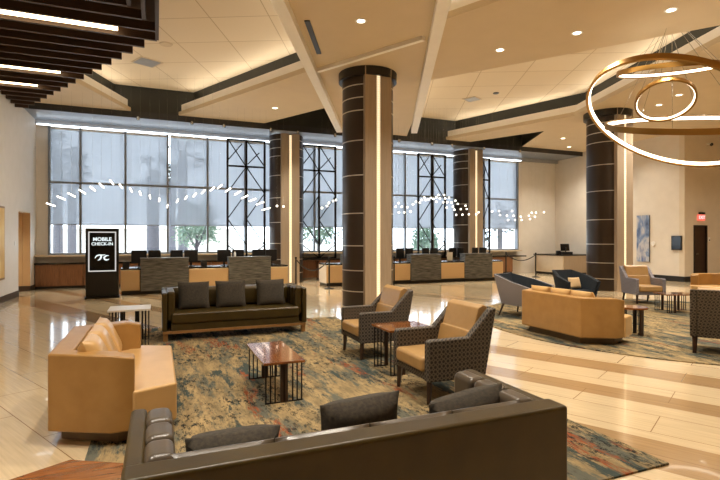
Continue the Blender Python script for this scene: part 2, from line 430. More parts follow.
def inside(u, v, grow=0):
    for P, tip in COF:
        Q = grown(P, grow) if grow else P; ok = v < VCUT
        for i in range(len(Q)):
            a, b = Q[i], Q[(i+1) % len(Q)]
            if (b[0]-a[0])*(v-a[1])-(b[1]-a[1])*(u-a[0]) < 0: ok = False
        if ok: return True
    return False
bm = bmesh.new()
q = [bm.verts.new(x) for x in ((-6,-6,ZC),(25,-6,ZC),(25,18.6,ZC),(-6,18.6,ZC))]; bm.faces.new(q)
def cut(co, no):
    bmesh.ops.bisect_plane(bm, geom=bm.verts[:]+bm.edges[:]+bm.faces[:], plane_co=co, plane_no=no)
for P, tip in COF:
    for i in range(len(P)):
        a, b = Vector(P[i]), Vector(P[(i+1) % len(P)]); e = (b-a).normalized()
        cut(Vector((a.x, a.y, ZC)), Vector((e.y, -e.x, 0)))
cut(Vector((0, VCUT, ZC)), Vector((0, 1, 0)))
kill = [f for f in bm.faces if inside(*f.calc_center_median().xy) and f.calc_center_median().y < VCUT]
bmesh.ops.delete(bm, geom=kill, context='FACES')
for f in bm.faces:
    if f.normal.z > 0: f.normal_flip()
me = bpy.data.meshes.new('ceiling'); bm.to_mesh(me); bm.free(); me.materials.append(M['ceiling_paint'])
o = bpy.data.objects.new('ceiling', me); C.objects.link(o); struct(o)
struct(MB().box(-6, 25.2, -6.2, 18.9, ZR, ZR+.1).build('ceiling_raised', 'ceiling_tile'))

# lips (two steps), fascia, trough per coffer edge
lip, low, fas, tro = MB(), MB(), MB(), MB()
coves = []
for CP, tip in COF:
    def coffer_poly(g, CP=CP): return clip(grown(CP, g) if g else CP)
    def wall(mb, g, z0, z1, skip_flat=False, only_flat=False):
        P = coffer_poly(g)
        for i in range(len(P)):
            a, b = P[i], P[(i+1) % len(P)]
            flat = abs(a[1]-b[1]) < 1e-6
            if flat and skip_flat or (not flat and only_flat): continue
            mb.add([(a[0],a[1],z0),(b[0],b[1],z0),(b[0],b[1],z1),(a[0],a[1],z1)], [(0,1,2,3)])
    if not tip:
        wall(low, 0, ZC, ZC+.12, True); wall(lip, .08, ZC+.12, ZC+.36, True)
        P0, P1, P2 = CP, grown(CP, .08), grown(CP, .42)
        for (A_, B_, z, mb) in ((P0, P1, ZC+.12, lip), (P1, P2, ZC+.36, tro)):
            for i in range(len(A_)):
                j = (i+1) % len(A_)
                q_ = clip([A_[i], A_[j], B_[j], B_[i]])
                if len(q_) > 2: mb.add([(*p_, z) for p_ in q_], [tuple(range(len(q_)))])
        wall(fas, .42, ZC+.34, ZR, True); wall(fas, .42, ZC, ZR, False, True)
        P = coffer_poly(.3)
        for i in range(len(P)):
            a, b = Vector((*P[i], 0)), Vector((*P[(i+1) % len(P)], 0))
            if abs(a.y-b.y) < 1e-6: continue
            coves.append((a, b))
    else:
        wall(fas, 0, ZC, ZR)
struct(low.build('trim_1', 'ceiling_paint')); struct(lip.build('trim_2', 'pale_trim')); struct(fas.build('trim_3', 'dark_fascia')); struct(tro.build('trim_4', 'pale_trim'))
for a, b in coves:
    c_ = (a+b)/2; d_ = b-a; L_ = d_.length*.92
    lo = area('cove_light', (c_.x, c_.y, ZC+.38), L_, .10, COVE_POWER*L_, WARM, (0, 0, 0), math.radians(170))
    inw = Vector((-d_.y, d_.x, 0)).normalized()
    lo.rotation_euler = Vector((inw.x, inw.y, .75)).to_track_quat('-Z', 'Y').to_euler()
    zq = Vector((inw.x, inw.y, .75)).normalized(); xq = d_.normalized(); yq = (-zq).cross(xq)
    lo.rotation_euler = Matrix((xq, yq, -zq)).transposed().to_euler()
# pale beams along both edges of the strip over the column
def beam(off, v0, v1):
    n_ = Vector((math.cos(math.radians(26)), -math.sin(math.radians(26)))); t = Vector((math.sin(math.radians(26)), math.cos(math.radians(26))))
    c0 = Vector((C1U, C1V))+n_*off
    a = c0+t*((v0-c0.y)/t.y); b = c0+t*((v1-c0.y)/t.y); h = n_*.11
    P = [(a-h), (a+h), (b+h), (b-h)]
    return [(q.x, q.y) for q in P]
struct(MB().prism(beam(-1.27, 2.5, 16.6), ZC-.16, ZC+.02).build('trim_5', 'pale_trim'))
struct(MB().prism(beam(1.42, 2.5, 15.7), ZC-.16, ZC+.02).build('trim_6', 'pale_trim'))
# thin pale step across the strip between the beams
t = Vector((-math.sin(math.radians(27)), math.cos(math.radians(27)))); n_ = Vector((t.y, -t.x))*.05
a, b = Vector((4.86, 8.45)), Vector((3.35, 11.3))
struct(MB().prism([tuple(a-n_), tuple(a+n_), tuple(b+n_), tuple(b-n_)], ZC-.08, ZC+.01).build('trim_7', 'pale_trim'))
# metal canopy over the windows
struct(MB().box(UL, UR, VCUT, VW, 5.43, 5.5).build('trim_8', 'canopy_metal'))
struct(MB().box(UL, UR, VCUT-.04, VCUT, 5.41, ZC+.01).build('trim_10', 'canopy_edge'))

struct(MB().box(UL, UR, 18.42, 18.54, 5.28, 5.43).build('trim_12', 'shade_frame'))
# windows: mullions, transom, panes, shades
MU = [-3.24]+[-2.35+1.35*k for k in range(14)]; MU[-1] = 15.8; MU = MU[:-1]+[15.8] if MU[-2] < 15 else MU
for i in range(len(MU)-1):
    a, b = MU[i], MU[i+1]
    f_ = MB(); f_.box(a-.03, a+.03, VW-.06, VW+.14, SILL, HEAD)
    if i == len(MU)-2: f_.box(b-.06, b, VW-.06, VW+.14, SILL, HEAD)
    f_.box(a+.03, b-.03, VW-.04, VW, 3.42, 3.49); f_.box(a+.03, b-.03, VW-.06, VW+.14, SILL, SILL+.06); f_.box(a+.03, b-.03, VW+.02, VW+.14, HEAD-.05, HEAD)
    w = struct(f_.build('window_%d' % (i+1), 'mullion_grey'))
    MB().box(a+.03, b-.03, VW+.10, VW+.11, SILL+.06, HEAD-.05).build('pane', 'glass', w)
    a, b = a+.03+(.06 if i in (3, 10) else 0), b-.03
    s_ = MB().box(a, b, VW+.04, VW+.045, 2.09, 5.20).build('roller_shade', 'shade_cloth', w)
    MB().box(a, b, VW+.03, VW+.055, 2.065, 2.09).build('hem_bar', 'shade_frame', s_)
    MB().box(a, b, VW+.01, VW+.08, 5.20, 5.27).build('roller_housing', 'white_plastic', s_)
ORD = ['first', 'second', 'third', 'fourth', 'fifth', 'sixth', 'seventh', 'eighth', 'ninth', 'tenth', 'eleventh', 'twelfth', 'thirteenth', 'fourteenth']
struct(MB().box(UL, 15.8, VW-.3, VW, SILL-.05, SILL).build('trim_11', 'counter_pale'))

t = thing('linear_light', 'long bright white light line under the canopy at the top of the windows', 'light fixture', (0, 18.395, 5.30))
MB().box(UL+.05, 15.8, -.005, .025, -.05, -.01).build('housing', 'white_plastic', t)
MB().box(UL+.06, 15.79, -.045, -.005, -.05, -.01).build('diffuser', 'cool_glow', t)

# ================================================================== COLUMNS
BANDS = [.37, .86, 1.44, 2.2, 3.09, 3.9, 4.6, 4.9, 5.2]
def column(u, v, label, top=ZC-.0, R_=.62):
    t = thing('column', label, 'column', (u, v, 0), 0, 'round dark columns with lit bronze fronts')
    MB().lathe([(R_, 0.0), (R_, top)], 48).build('dark_cladding', 'column_dark', t, smooth=True)
    for z in BANDS:
        if z < top-.1: MB().lathe([(R_, z-.012), (R_+.008, z-.012), (R_+.008, z+.012), (R_, z+.012)], 48).build('metal_band', 'band_silver', t)
    y0 = -R_-.015
    w = .335
    MB().box(-w, -.045, y0, -.35, 0, top).box(.045, w, y0, -.35, 0, top).build('bronze_panel', 'bronze_panel', t)
    MB().box(-.045, .045, y0+.004, -.4, 0.02, top-.05).build('light_strip', 'led_lattice', t)
    if top > 5.5:
        MB().lathe([(R_, top-.2), (R_+.09, top-.2), (R_+.09, top), (R_, top)], 48).build('cap_ring', 'black_trim', t, smooth=True)
    return t
column(C1U, C1V, 'large dark round column with bronze face standing behind the brown sofa')
column(C1U+PER, 11.4, 'dark round column beside the teal tub chairs at right')
column(4.45, 17.93, 'slim looking dark column by the windows between the two reception desks', 5.40)
column(12.5, 17.93, 'dark column by the windows behind the right end of the farther reception desk', 5.40)

# ================================================================== LATTICE SCREENS
def screen(u0, u1, label):
    t = thing('lattice_screen', label, 'screen', (u0, 18.32, .84), 0, 'black lattice screens in front of the windows')
    w = u1-u0; h = 4.42; r_ = .035
    f_ = MB()
    for x in (0, w/2, w): f_.box(x-r_, x+r_, -r_, r_, 0, h)
    f_.box(0, w, -r_, r_, h-.05, h); f_.box(0, w, -r_, r_, h-1.02, h-.96); f_.box(0, w, -r_, r_, 0, .05)
    f_.build('frame', 'dark_metal', t)
    def bar(mb, x0, z0, x1, z1): mb.tube((x0, 0, z0), (x1, 0, z1), .022, n=6)
    c = w/2; nz = h-1.0
    b_ = MB()
    bar(b_, 0, h, c, nz); bar(b_, 0, nz+.2, c-.15, h-.15); bar(b_, c, h, w, nz+.05); bar(b_, c+.05, nz+.1, w-.2, h-.45)
    z = nz; s_ = h/4.6
    bar(b_, c, z, 0, z-s_); bar(b_, c, z, w, z-s_)
    bar(b_, 0, z-2*s_, c, z-s_); bar(b_, c, z-2*s_, w, z-s_)
    bar(b_, 0, z-2*s_, c, z-3*s_); bar(b_, c, z-2*s_, w, z-3*s_)
    bar(b_, 0, z-3*s_, c, 0.02); bar(b_, w, z-3*s_, c, 0.02)
    b_.build('cross_bracing', 'dark_metal', t)
screen(2.37, 3.72, 'black lattice screen left of the column between the desks')
screen(5.18, 6.53, 'black lattice screen right of the column between the desks, above the wood cabinets')
screen(10.27, 11.6, 'black lattice screen behind the farther desk, left of the far column')
screen(13.13, 13.95, 'narrow black lattice screen right of the far column')

# ================================================================== CABINETS AND COUNTERTOP ALONG THE WINDOWS
CW = 1.345
for k in range(14):
    a = UL+.02+k*CW
    if 3.8 < a+CW*.5 < 5.1 : lab = 'wood cabinet unit directly beneath the column between the desks'
    else: lab = 'wood base cabinet under the window counter, unit number %s from the left wall' % ORD[k]
    lab = 'reddish wood cabinet under the window counter, %s unit counted from the left wall' % ORD[k]
    if a+CW > 15.9: break
    if a < 5.07 and a+CW > 3.83 or a < 13.12 and a+CW > 11.88: dep = 18.58
    t = thing('base_cabinet', lab, 'cabinet', (a, 18.28, 0), 0, 'wood cabinets along the windows')
    col_hit = (a < 5.09 and a+CW > 3.81) or (a < 13.14 and a+CW > 11.86)
    if col_hit:
        # shortened units beside the columns
        MB().box(0, CW-.01, .26, .3, .08, .78).build('body', 'cabinet_wood', t); continue
    MB().box(0, CW-.01, .02, .3, .08, .78).build('body', 'cabinet_wood', t)
    MB().box(0, CW-.01, .05, .28, 0, .08).build('toe_kick', 'black_trim', t)
    for s in range(2):
        x0 = s*(CW/2)+.008; MB().box(x0, x0+CW/2-.02, 0, .02, .10, .77).build('door', 'cabinet_wood', t)
ct = MB(); ct.box(UL+.01, 3.78, 18.24, 18.59, .78, .83); ct.box(5.13, 11.83, 18.24, 18.59, .78, .83); ct.box(13.17, 16.0, 18.24, 18.59, .78, .83)
tag(ct.build('window_counter', 'counter_black'), 'long dark countertop over the wood cabinets below the windows', 'countertop')

# ================================================================== RECEPTION DESKS
def desk(label, mods, v, u0, u1):
    t = thing('reception_desk', label, 'desk', (u0, v, 0), 0)
    MB().box(.03, u1-u0-.03, .06, .8, 0, .10).build('toe_kick', 'black_trim', t)
    MB().box(0, u1-u0, .05, .85, .72, .76).build('worktop', 'counter_black', t)
    MB().box(.02, u1-u0-.02, .06, .14, .10, .72).build('back_board', 'counter_black', t)
    MB().box(0, .06, .06, .84, .10, .72).build('end_panel', 'white_laminate_and_sheen', t)
    MB().box(u1-u0-.06, u1-u0, .06, .84, .10, .72).build('end_panel', 'white_laminate_and_sheen', t)
    for kind, a, b in mods:
        a -= u0; b -= u0
        if kind == 'p': MB().box(a+.01, b-.01, 0, .06, .12, .71).build('upholstered_panel', 'upholstered_panel', t, bevel=.012)
        else: MB().box(a, b, -.03, .32, .10, 1.02).box(a-.01, b+.01, -.04, .34, 1.02, 1.05).build('stone_block', 'stone_dark', t)
    return t
desk('long reception desk of dark stone blocks and tan panels behind the brown sofa', [('p',-.96,-.44),('g',-.44,.87),('p',.87,2.04),('g',2.04,3.33),('p',3.33,3.9)], 15.45, -.96, 3.9)
desk('farther reception desk running right from behind the large column', [('p',5.25,5.85),('g',5.85,7.2),('p',7.2,8.44),('g',8.44,9.7),('p',9.7,10.75),('g',10.75,12.0),('p',12.0,12.55)], 15.6, 5.25, 12.55)
# computer monitors on the desks
def monitor(u, v, w, lab):
    t = thing('computer_monitor', lab, 'monitor', (u, v, .76), 0, 'monitors on the reception desks')
    MB().box(-w/2, w/2, -.02, .02, .12, .50).build('screen_housing', 'plastic_black', t, bevel=.008)
    MB().box(-.03, .03, .0, .03, .02, .2).build('stand_neck', 'plastic_black', t)
    MB().box(-.11, .11, -.07, .09, 0, .02).build('stand_base', 'plastic_black', t)
MON = ['first', 'second', 'third', 'fourth', 'fifth', 'sixth', 'seventh', 'eighth']
for i, (p0, p1) in enumerate(((131, 147), (148, 161), (170, 183), (184, 198), (217, 231), (232, 244), (252, 264), (265, 277))):
    a, b = onv(p0, 16.1)[0], onv(p1, 16.1)[0]
    monitor((a+b)/2, 16.1, (b-a)*.97, 'black monitor seen from behind on the nearer desk, %s from the left' % MON[i])
for i, (p0, p1) in enumerate(((396, 404), (405, 413), (422, 429), (430, 438), (449, 456), (457, 464), (472, 478), (479, 486))):
    a, b = onv(p0, 16.25)[0], onv(p1, 16.25)[0]
    monitor((a+b)/2, 16.25, (b-a)*.97, 'black monitor seen from behind on the farther desk, %s from the column' % MON[i])
def terminal(u, v, lab):
    t = thing('card_terminal', lab, 'card terminal', (u, v, .76), 0)
    MB().prismx([(-.06, 0), (.06, 0), (.06, .16), (-.02, .19)], -.09, .09).build('body', 'plastic_black', t, bevel=.01)
    MB().box(-.05, .05, .061, .066, .05, .14).build('keypad', 'screen_black', t)
terminal(onv(126, 15.6)[0], 15.62, 'small black card terminal on the left end of the nearer desk')
terminal(onv(204, 15.6)[0], 15.62, 'small black card terminal above the middle tan panel of the nearer desk')
b_ = thing('pump_bottle', 'pale pump bottle on the right stone block of the nearer desk', 'bottle', (onv(235, 15.6)[0], 15.62, 1.05))
MB().lathe([(.001, 0), (.035, 0), (.035, .11), (.012, .14), (.012, .16), (.001, .16)], 16).build('bottle_body', 'white_plastic', b_, smooth=True)
MB().tube((0, 0, .16), (0, 0, .2), .006).tube((0, 0, .2), (0, -.04, .195), .006).build('pump', 'plastic_black', b_)
f_ = thing('sign_holder', 'small pale upright card holder on the farther desk', 'sign', (onv(452, 15.7)[0], 15.85, .76))
MB().box(-.12, .12, -.01, .01, .02, .34).build('card', 'white_plastic', f_); MB().box(-.13, .13, -.05, .05, 0, .02).build('foot', 'chrome', f_)

# counter by the right wall
t = thing('service_counter', 'pale fronted service counter beside the right wall below blank wall', 'counter', (16.4, 16.4, 0))
MB().box(0, 1.66, 0, 1.75, .1, .86).build('body', 'counter_pale', t)
MB().box(.06, 1.66, -.02, 0, .1, .86).build('side_panel', 'bronze_panel', t)
MB().box(.04, 1.6, .04, 1.7, 0, .1).build('toe_kick', 'black_trim', t)
MB().box(-.04, 1.68, -.04, 1.78, .86, .91).build('worktop', 'counter_black', t)
t = thing('cash_register', 'black register terminal on the service counter by the right wall', 'register', (16.95, 16.8, .91), math.radians(-20))
MB().box(-.24, .24, -.2, .2, 0, .12).build('drawer_base', 'plastic_black', t, bevel=.01)
MB().box(-.2, .2, -.02, .02, .16, .48, R(x=-.2)).build('display', 'screen_black', t, bevel=.01)
MB().tube((0, .0, .1), (0, -.02, .3), .03).build('neck', 'plastic_black', t)
MB().box(-.42, -.26, -.1, .06, 0, .17).build('receipt_printer', 'plastic_black', t, bevel=.015)

# ================================================================== CHECK-IN KIOSK
kx, ky = -1.37, 15.0
kw, kh = .80, 1.89
k = thing('check_in_kiosk', 'tall black kiosk with lit MOBILE CHECK-IN panel left of the desk', 'kiosk', (kx, ky, 0), math.radians(2))
MB().box(-kw/2, kw/2, -.09, .09, .05, kh).build('housing', 'black_trim', k, bevel=.01)
MB().box(-kw/2-.02, kw/2+.02, -.16, .16, 0, .05).build('plinth', 'dark_metal', k)
fr = MB(); a_, b_, z0, z1 = -.335, .335, .72, 1.80
fr.box(a_, b_, -.10, -.089, z0, z0+.03).box(a_, b_, -.10, -.089, z1-.03, z1).box(a_, a_+.03, -.10, -.089, z0+.03, z1-.03).box(b_-.03, b_, -.10, -.089, z0+.03, z1-.03)
fr.build('panel_frame', 'frame_glow', k)
MB().box(a_+.03, b_-.03, -.094, -.089, z0+.03, z1-.03).build('screen', 'screen_black', k)
def text(body, size, loc, mat, parent, name, rz=0, ext=.003, bold=0.0):
    cu = bpy.data.curves.new(name, 'FONT'); cu.body = body; cu.size = size; cu.align_x = 'CENTER'; cu.align_y = 'CENTER'; cu.extrude = ext; cu.offset = bold
    o = bpy.data.objects.new(name, cu); C.objects.link(o); bpy.context.view_layer.update()
    dg = bpy.context.evaluated_depsgraph_get(); me = bpy.data.meshes.new_from_object(o.evaluated_get(dg)); bpy.data.objects.remove(o)
    mo = bpy.data.objects.new(name, me); C.objects.link(mo); me.materials.clear(); me.materials.append(M[mat])
    mo.parent = parent; mo.location = loc; mo.rotation_euler = (PI/2, 0, rz); return mo
text('MOBILE', .132, (0, -.099, 1.59), 'sign_white', k, 'lettering', bold=.004)
text('CHECK-IN', .112, (0, -.099, 1.465), 'sign_white', k, 'lettering', bold=.003)
lg = MB()
def stroke(pts, ws):
    for i in range(len(pts)-1):
        (x0, z0_), (x1, z1_) = pts[i], pts[i+1]; dx, dz = x1-x0, z1_-z0_; L_ = math.hypot(dx, dz) or 1; nx, nz_ = -dz/L_, dx/L_
        w0, w1 = ws[i], ws[i+1]
        lg.add([(x0+nx*w0, -.098, z0_+nz_*w0), (x0-nx*w0, -.098, z0_-nz_*w0), (x1-nx*w1, -.098, z1_-nz_*w1), (x1+nx*w1, -.098, z1_+nz_*w1)], [(0, 1, 2, 3)])
cz = 0
E_ = .80
def sc_(pts): return [(x*E_, 1.10+z*E_) for x, z in pts]
stroke(sc_([(-.22, -.03), (-.18, .05), (-.11, .085), (0, .08), (.09, .095)]), [.006, .016, .018, .016, .006])
stroke(sc_([(-.03, .085), (-.04, .0), (-.07, -.06), (-.14, -.10)]), [.018, .024, .02, .004])
stroke(sc_([(.20, .065), (.13, .06), (.07, .03), (.05, -.03), (.09, -.08), (.15, -.085), (.21, -.05)]), [.004, .016, .022, .022, .022, .018, .004])
lg.build('emblem', 'sign_white', k)

# ================================================================== SLATTED CEILING FEATURE upper left
sc = thing('slatted_ceiling_panel', 'dark brown slatted ceiling feature with stepped ends at upper left', 'ceiling feature', (0, 9.64, 5.2))
SL = math.tan(math.radians(27.4)); n_f = 0
def fin(x0, x1, y0, y1): MB().box(x0, x1, y0, y1, 0, .15).build('slat', 'slat_brown', sc)
for kf in range(0, 18):
    y = .42*kf; xe = -y*SL
    if xe < UL+.15: break
    fin(UL+.02, xe, y-.03, y+.03)
for kf in range(1, 9):
    fin(UL+.02, -.2*(kf-1)-.03, -.42*kf-.03, -.42*kf+.03)
for kf in range(0, 7):
    fin(-.2*kf-.03, -.2*kf+.03, -6.0, (-.42*(kf+1)-.03) if kf else -.03)
MB().prism([(UL+.02, -6), (-.0, -6), (-.0, 0), (UL+.02, 6.9)], .22, .3).build('backing_panel', 'slat_backing', sc)
for (y, xe) in ((-.19, -.63), (2.73, -1.95), (3.99, -2.62)):
    b_ = MB().tube((UL+.05, y, .05), (xe, y, .05), .042, n=8).build('light_tube', 'slat_glow', sc)

# ================================================================== CEILING FIXTURES
DL = [(361, 21), (500, 50), (577, 33), (671, 10), (275, 108), (679, 95), (659, 105), (569, 147)]
DL_names = ['recessed downlight nearest the middle top of the picture, left of the column', 'recessed downlight left of the pair above the chandelier', 'recessed downlight between two others above the chandelier',
            'recessed downlight nearest the top right corner', 'small recessed downlight above the nearer desk', 'small recessed downlight seen through the upper right of the big ring', 'small recessed downlight seen through the small ring', 'small recessed downlight near the canopy end at right']
def cpt(px, py, z=ZC):
    d = 490*(z-1.6)/(239-py); return W(px, d, z)
def spot(loc, power=DOWN_POWER, size=2.2, blend=.9):
    l = bpy.data.lights.new('downlight_beam', 'SPOT'); l.energy = power*PI; l.spot_size = size; l.spot_blend = blend; l.shadow_soft_size = .12; l.color = WARM
    o = bpy.data.objects.new('downlight_beam', l); C.objects.link(o); o.location = loc; return o
def downlight(u, v, lab, power=DOWN_POWER, z=ZC, group=None):
    t = thing('ceiling_downlight', lab, 'ceiling light', (u, v, z), 0, 'recessed ceiling downlights')
    MB().lathe([(.075, -.004), (.105, -.008), (.11, 0)], 20).build('trim_ring', 'white_plastic', t, smooth=True)
    MB().lathe([(.001, -.003), (.075, -.003)], 20).build('lens', 'downlight_glow', t)
    spot((u, v, z-.03), power)
for (px, py), lab in zip(DL, DL_names):
    u, v, _ = cpt(px, py); downlight(u, v, lab)
# extra downlights added for fill, mostly unseen; three brighten the right wall
for i, (u, v) in enumerate([(2.6, 5.0), (.5, 3.4), (-1.6, 2.6), (6.9, 3.4), (11.0, 3.0), (13.2, 5.6), (15.0, 8.3), (16.2, 3.5), (20, 9), (20, 4), (16.3, 10.4), (16.6, 13.5), (14.9, 14.9), (8.6, -1)]):
    downlight(u, v, {(16.3, 10.4): 'small downlight added to brighten the wall at the right edge, beyond the big ring', (16.6, 13.5): 'small downlight added to brighten the right wall, hidden behind the dark column at right', (14.9, 14.9): 'small downlight added to brighten the right wall above the service counter, left of the dark column at right'}.get((u, v), 'added ceiling downlight for fill, overhead outside the picture'), DOWN_POWER*(.45 if u > 14 else 1))
downlight(-4.6, 16.6, 'recessed light added to brighten the opening in the left wall', 60, 2.79)  # unseen lamp added because the passage rendered dark
# supply grilles, speaker, slot diffuser
def flat_disc(px, py, r_, name, lab, cat, mat, z):
    u, v, _ = cpt(px, py, z); o = MB().lathe([(.001, -.02), (r_*.9, -.02), (r_, 0)], 24).build(name, mat, smooth=True, loc=(u, v, z)); tag(o, lab, cat)
flat_disc(166, 44, .16, 'ceiling_speaker', 'round ceiling speaker on the tiles beside the slatted feature', 'speaker', 'ceiling_paint', ZR)
flat_disc(496, 93, .10, 'ceiling_sensor', 'small dark round sensor on the raised tiles right of the column', 'sensor', 'black_trim', ZR)
def grille(px, py, w, dp, lab):
    u, v, z = cpt(px, py, ZR); t = thing('ceiling_vent', lab, 'vent', (u, v, z), math.radians(26))
    MB().box(-w/2, w/2, -dp/2, dp/2, -.015, 0).build('frame', 'ceiling_paint', t)
    MB().box(-w/2+.04, w/2-.04, -dp/2+.04, dp/2-.04, -.02, -.015).build('louvre', 'shade_frame', t)
grille(147, 62, .6, .6, 'square ceiling vent on the tiles at left near the slats')
grille(472, 99, .5, .5, 'square ceiling vent on the raised tiles right of the column')
a, b = Vector(cpt(307, 20)), Vector(cpt(319, 53)); d_ = b-a; n_ = Vector((d_.y, -d_.x, 0)).normalized()*.05
o = MB().prism([(a-n_).xy[:], (a+n_).xy[:], (b+n_).xy[:], (b-n_).xy[:]], ZC-.025, ZC-.004).build('slot_diffuser', 'black_trim')
tag(o, 'narrow black slot diffuser in the ceiling left of the column', 'vent')
# little spotlights under the canopy edge
CS = [138, 192, 224, 271, 298, 335, 399, 432, 452, 484, 520]
for i, px in enumerate(CS):
    u, d = onv(px, VCUT-.12)
    t = thing('canopy_spotlight', 'tiny silver spotlight on the dark canopy edge, %s from the left' % (ORD[i] if i < 13 else ''), 'spotlight', (u, VCUT-.12, 5.41), 0, 'spotlights along the canopy edge')
    MB().lathe([(.001, 0), (.055, 0), (.05, -.09), (.001, -.09)], 14).build('can', 'chrome', t, smooth=True)
    MB().box(-.02, .02, 0, .09, 0, .03).build('bracket', 'chrome', t)
    sp = spot((u, VCUT-.12, 5.30), 130, 1.5); sp.rotation_euler = (math.radians(-16), 0, 0)

# ================================================================== PENDANT LIGHTS over the desks
LT = [(51,204.7),(61.3,198),(71.7,195),(82.3,191.7),(92.7,188.7),(101.7,185.7),(111.7,182.3),(121,186.3),(131,190),(140.3,193.3),(150,197),(159.3,200),(167.3,206.3),
      (177.3,201),(186,197.7),(194.7,195),(203.3,191.7),(212.3,189),(219.7,186.7),(228,190),(237.7,193),(244.6,197),(252.3,200),(260,203.3),(266,209)]
mesh_t = {}
for i, (px, py) in enumerate(LT):
    u, d = onv(px, 15.2); z = H+(239-py)/490*d
    ztop = ZR if inside(u, 15.2, .4) else ZC
    t = thing('tube_pendant', 'slender lit tube pendant in the wavy row over the nearer desk', 'pendant light', (u, 15.2, z), 0, 'tube pendants over the nearer desk')
    MB().tube((0, -.55, 0), (0, .55, 0), .018, n=8).build('lit_tube', 'lamp_glow', t)
    MB().tube((0, 0, .015), (0, 0, ztop-z), .0012, n=4).build('cord', 'chrome', t)
Z4 = [(80,343),(95,325),(112,343),(97,372),(125,372),(140,345),(157,368),(170,330),(185,318),(205,322),(215,308),(228,295),(235,308),(250,305),(262,298),(275,303),(290,295),(300,283),(290,318),(308,300),(330,283),(335,300),(325,320),(355,297),(345,320),(343,348),(368,322),(388,312),(375,343),(400,328),(383,358),(392,385),(415,356),(424,384),(440,338),(446,355),(457,382),(495,382),(507,372),(577,367)]
RT = [(380+x/5.143, 140+y/5.143) for x, y in Z4]+[(499,211),(500,215),(507,215.7),(508,220),(512,211),(513.5,215.7),(515,220),(520.7,216.7),(521.7,220),(529,215.7),(530,219),(536,212.7),(535,216.7),(544,212.3),(531.7,212.7)]
RT += [(277, 206), (283.5, 206.5), (338-9, 203), (333, 201), (327, 206), (322, 208), (336, 200)]
for i, (px, py) in enumerate(RT):
    v = 15.0+.35*(i % 3); u, d = onv(px, v); z = H+(239-py)/490*d
    ztop = ZR if inside(u, v, .4) else ZC
    t = thing('globe_pendant', 'tiny glowing globe pendant in the cluster over the farther desk', 'pendant light', (u, v, z), 0, 'globe pendants over the farther desk')
    MB().sphere((0, 0, 0), .032, 10, 6).build('globe', 'lamp_glow', t, smooth=True)
    MB().tube((0, 0, .015), (0, 0, ztop-z), .0012, n=4).build('cord', 'chrome', t)

# ================================================================== RING CHANDELIER
ch = thing('ring_chandelier', 'large chandelier of tilted brass rings hanging over the round carpet', 'chandelier', (9.1, 6.3, ZC))
def ring(c, R_, n_, w=.05, h=.11):
    n_ = Vector(n_).normalized(); x = n_.cross(Vector((0, 1, 0))).normalized(); y = n_.cross(x)
    mt = Matrix((x, y, n_)).transposed().to_4x4(); mt.translation = Vector(c)-Vector((9.1, 6.3, ZC))
    def loop(prof, name, mat):
        mb = MB(); q = 96; k = len(prof); vv = []; ff = []
        for i in range(q):
            t = 2*PI*i/q
            for r_, z in prof: vv.append((r_*math.cos(t), r_*math.sin(t), z))
        for i in range(q):
            for j in range(k):
                a0, b0 = i*k+j, ((i+1) % q)*k+j; a1, b1 = i*k+(j+1) % k, ((i+1) % q)*k+(j+1) % k
                ff.append((a0, b0, b1, a1))
        return mb.add(vv, ff, mt).build(name, mat, ch, smooth=True)
    loop([(R_, -h/2), (R_, h/2), (R_-w, h/2), (R_-w, -h/2)], 'ring_band', 'brass')
    loop([(R_-w, -h/2+.02), (R_-w, h/2-.02), (R_-w-.012, h/2-.02), (R_-w-.012, -h/2+.02)], 'ring_diffuser', 'ring_glow')
    for i in range(3):
        t = 2*PI*i/3+.4; p = mt @ Vector((R_*math.cos(t)*.98, R_*math.sin(t)*.98, h/2)); a_ = 2*PI*i/3+.4
        MB().tube(p, (.7+math.cos(a_)*.12, .6+math.sin(a_)*.12, ZR-ZC-.02), .005, n=5).build('cable', 'chrome', ch)
ring((9.039, 6.322, 3.934), 1.60, (.525, -.044, .85))
ring((9.345, 6.195, 3.783), 1.458, (-.167, -.247, .955))
ring((8.907, 6.377, 4.229), .511, (.408, .383, .829), .035, .08)
ring((8.942, 6.362, 4.808), .854, (-.114, -.158, .981), .04, .09)
MB().lathe([(.001, ZR-ZC-.03), (.16, ZR-ZC-.03), (.16, ZR-ZC)], 32, (.7, .6)).build('ceiling_plate', 'brass', ch, smooth=True)

# ================================================================== RIGHT WALL ITEMS
def uofpx_wallA(px):     # v on the plane u = UR
    k = (px-360)/490; d = UR/(k*CA+SA); return d*(CA-k*SA), d
v1, d1 = uofpx_wallA(637.5); v0, d0 = uofpx_wallA(650)
t = thing('wall_art', 'tall blue and grey abstract canvas on the right wall by the column', 'painting', (UR, (v0+v1)/2, 1.62), 0)
MB().box(-.05, -.001, -(v1-v0)/2, (v1-v0)/2, -.93, .93).build('canvas_frame', 'black_trim', t)
MB().box(-.054, -.05, -(v1-v0)/2, (v1-v0)/2, -.93, .93).build('canvas', 'abstract_paint', t)
va, da = uofpx_wallA(652)
o = MB().tube((UR-.03, va-.06, 1.42), (UR, va-.06, 1.42), .09, n=20).build('wall_thermostat', 'white_plastic'); tag(o, 'round white thermostat beside the blue canvas', 'thermostat')
v1, _ = uofpx_wallA(672); v0, dd = uofpx_wallA(682.3)
t = thing('wall_display', 'black framed glossy display panel on the right wall near the corner', 'display', (UR, (v0+v1)/2, 1.45), 0)
MB().box(-.05, -.001, -(v1-v0)/2, (v1-v0)/2, -.27, .27).build('housing', 'black_trim', t, bevel=.006)
MB().box(-.055, -.05, -(v1-v0)/2+.03, (v1-v0)/2-.03, -.24, .24).build('screen', 'screen_black', t)
eu = (DX0+DX1)/2
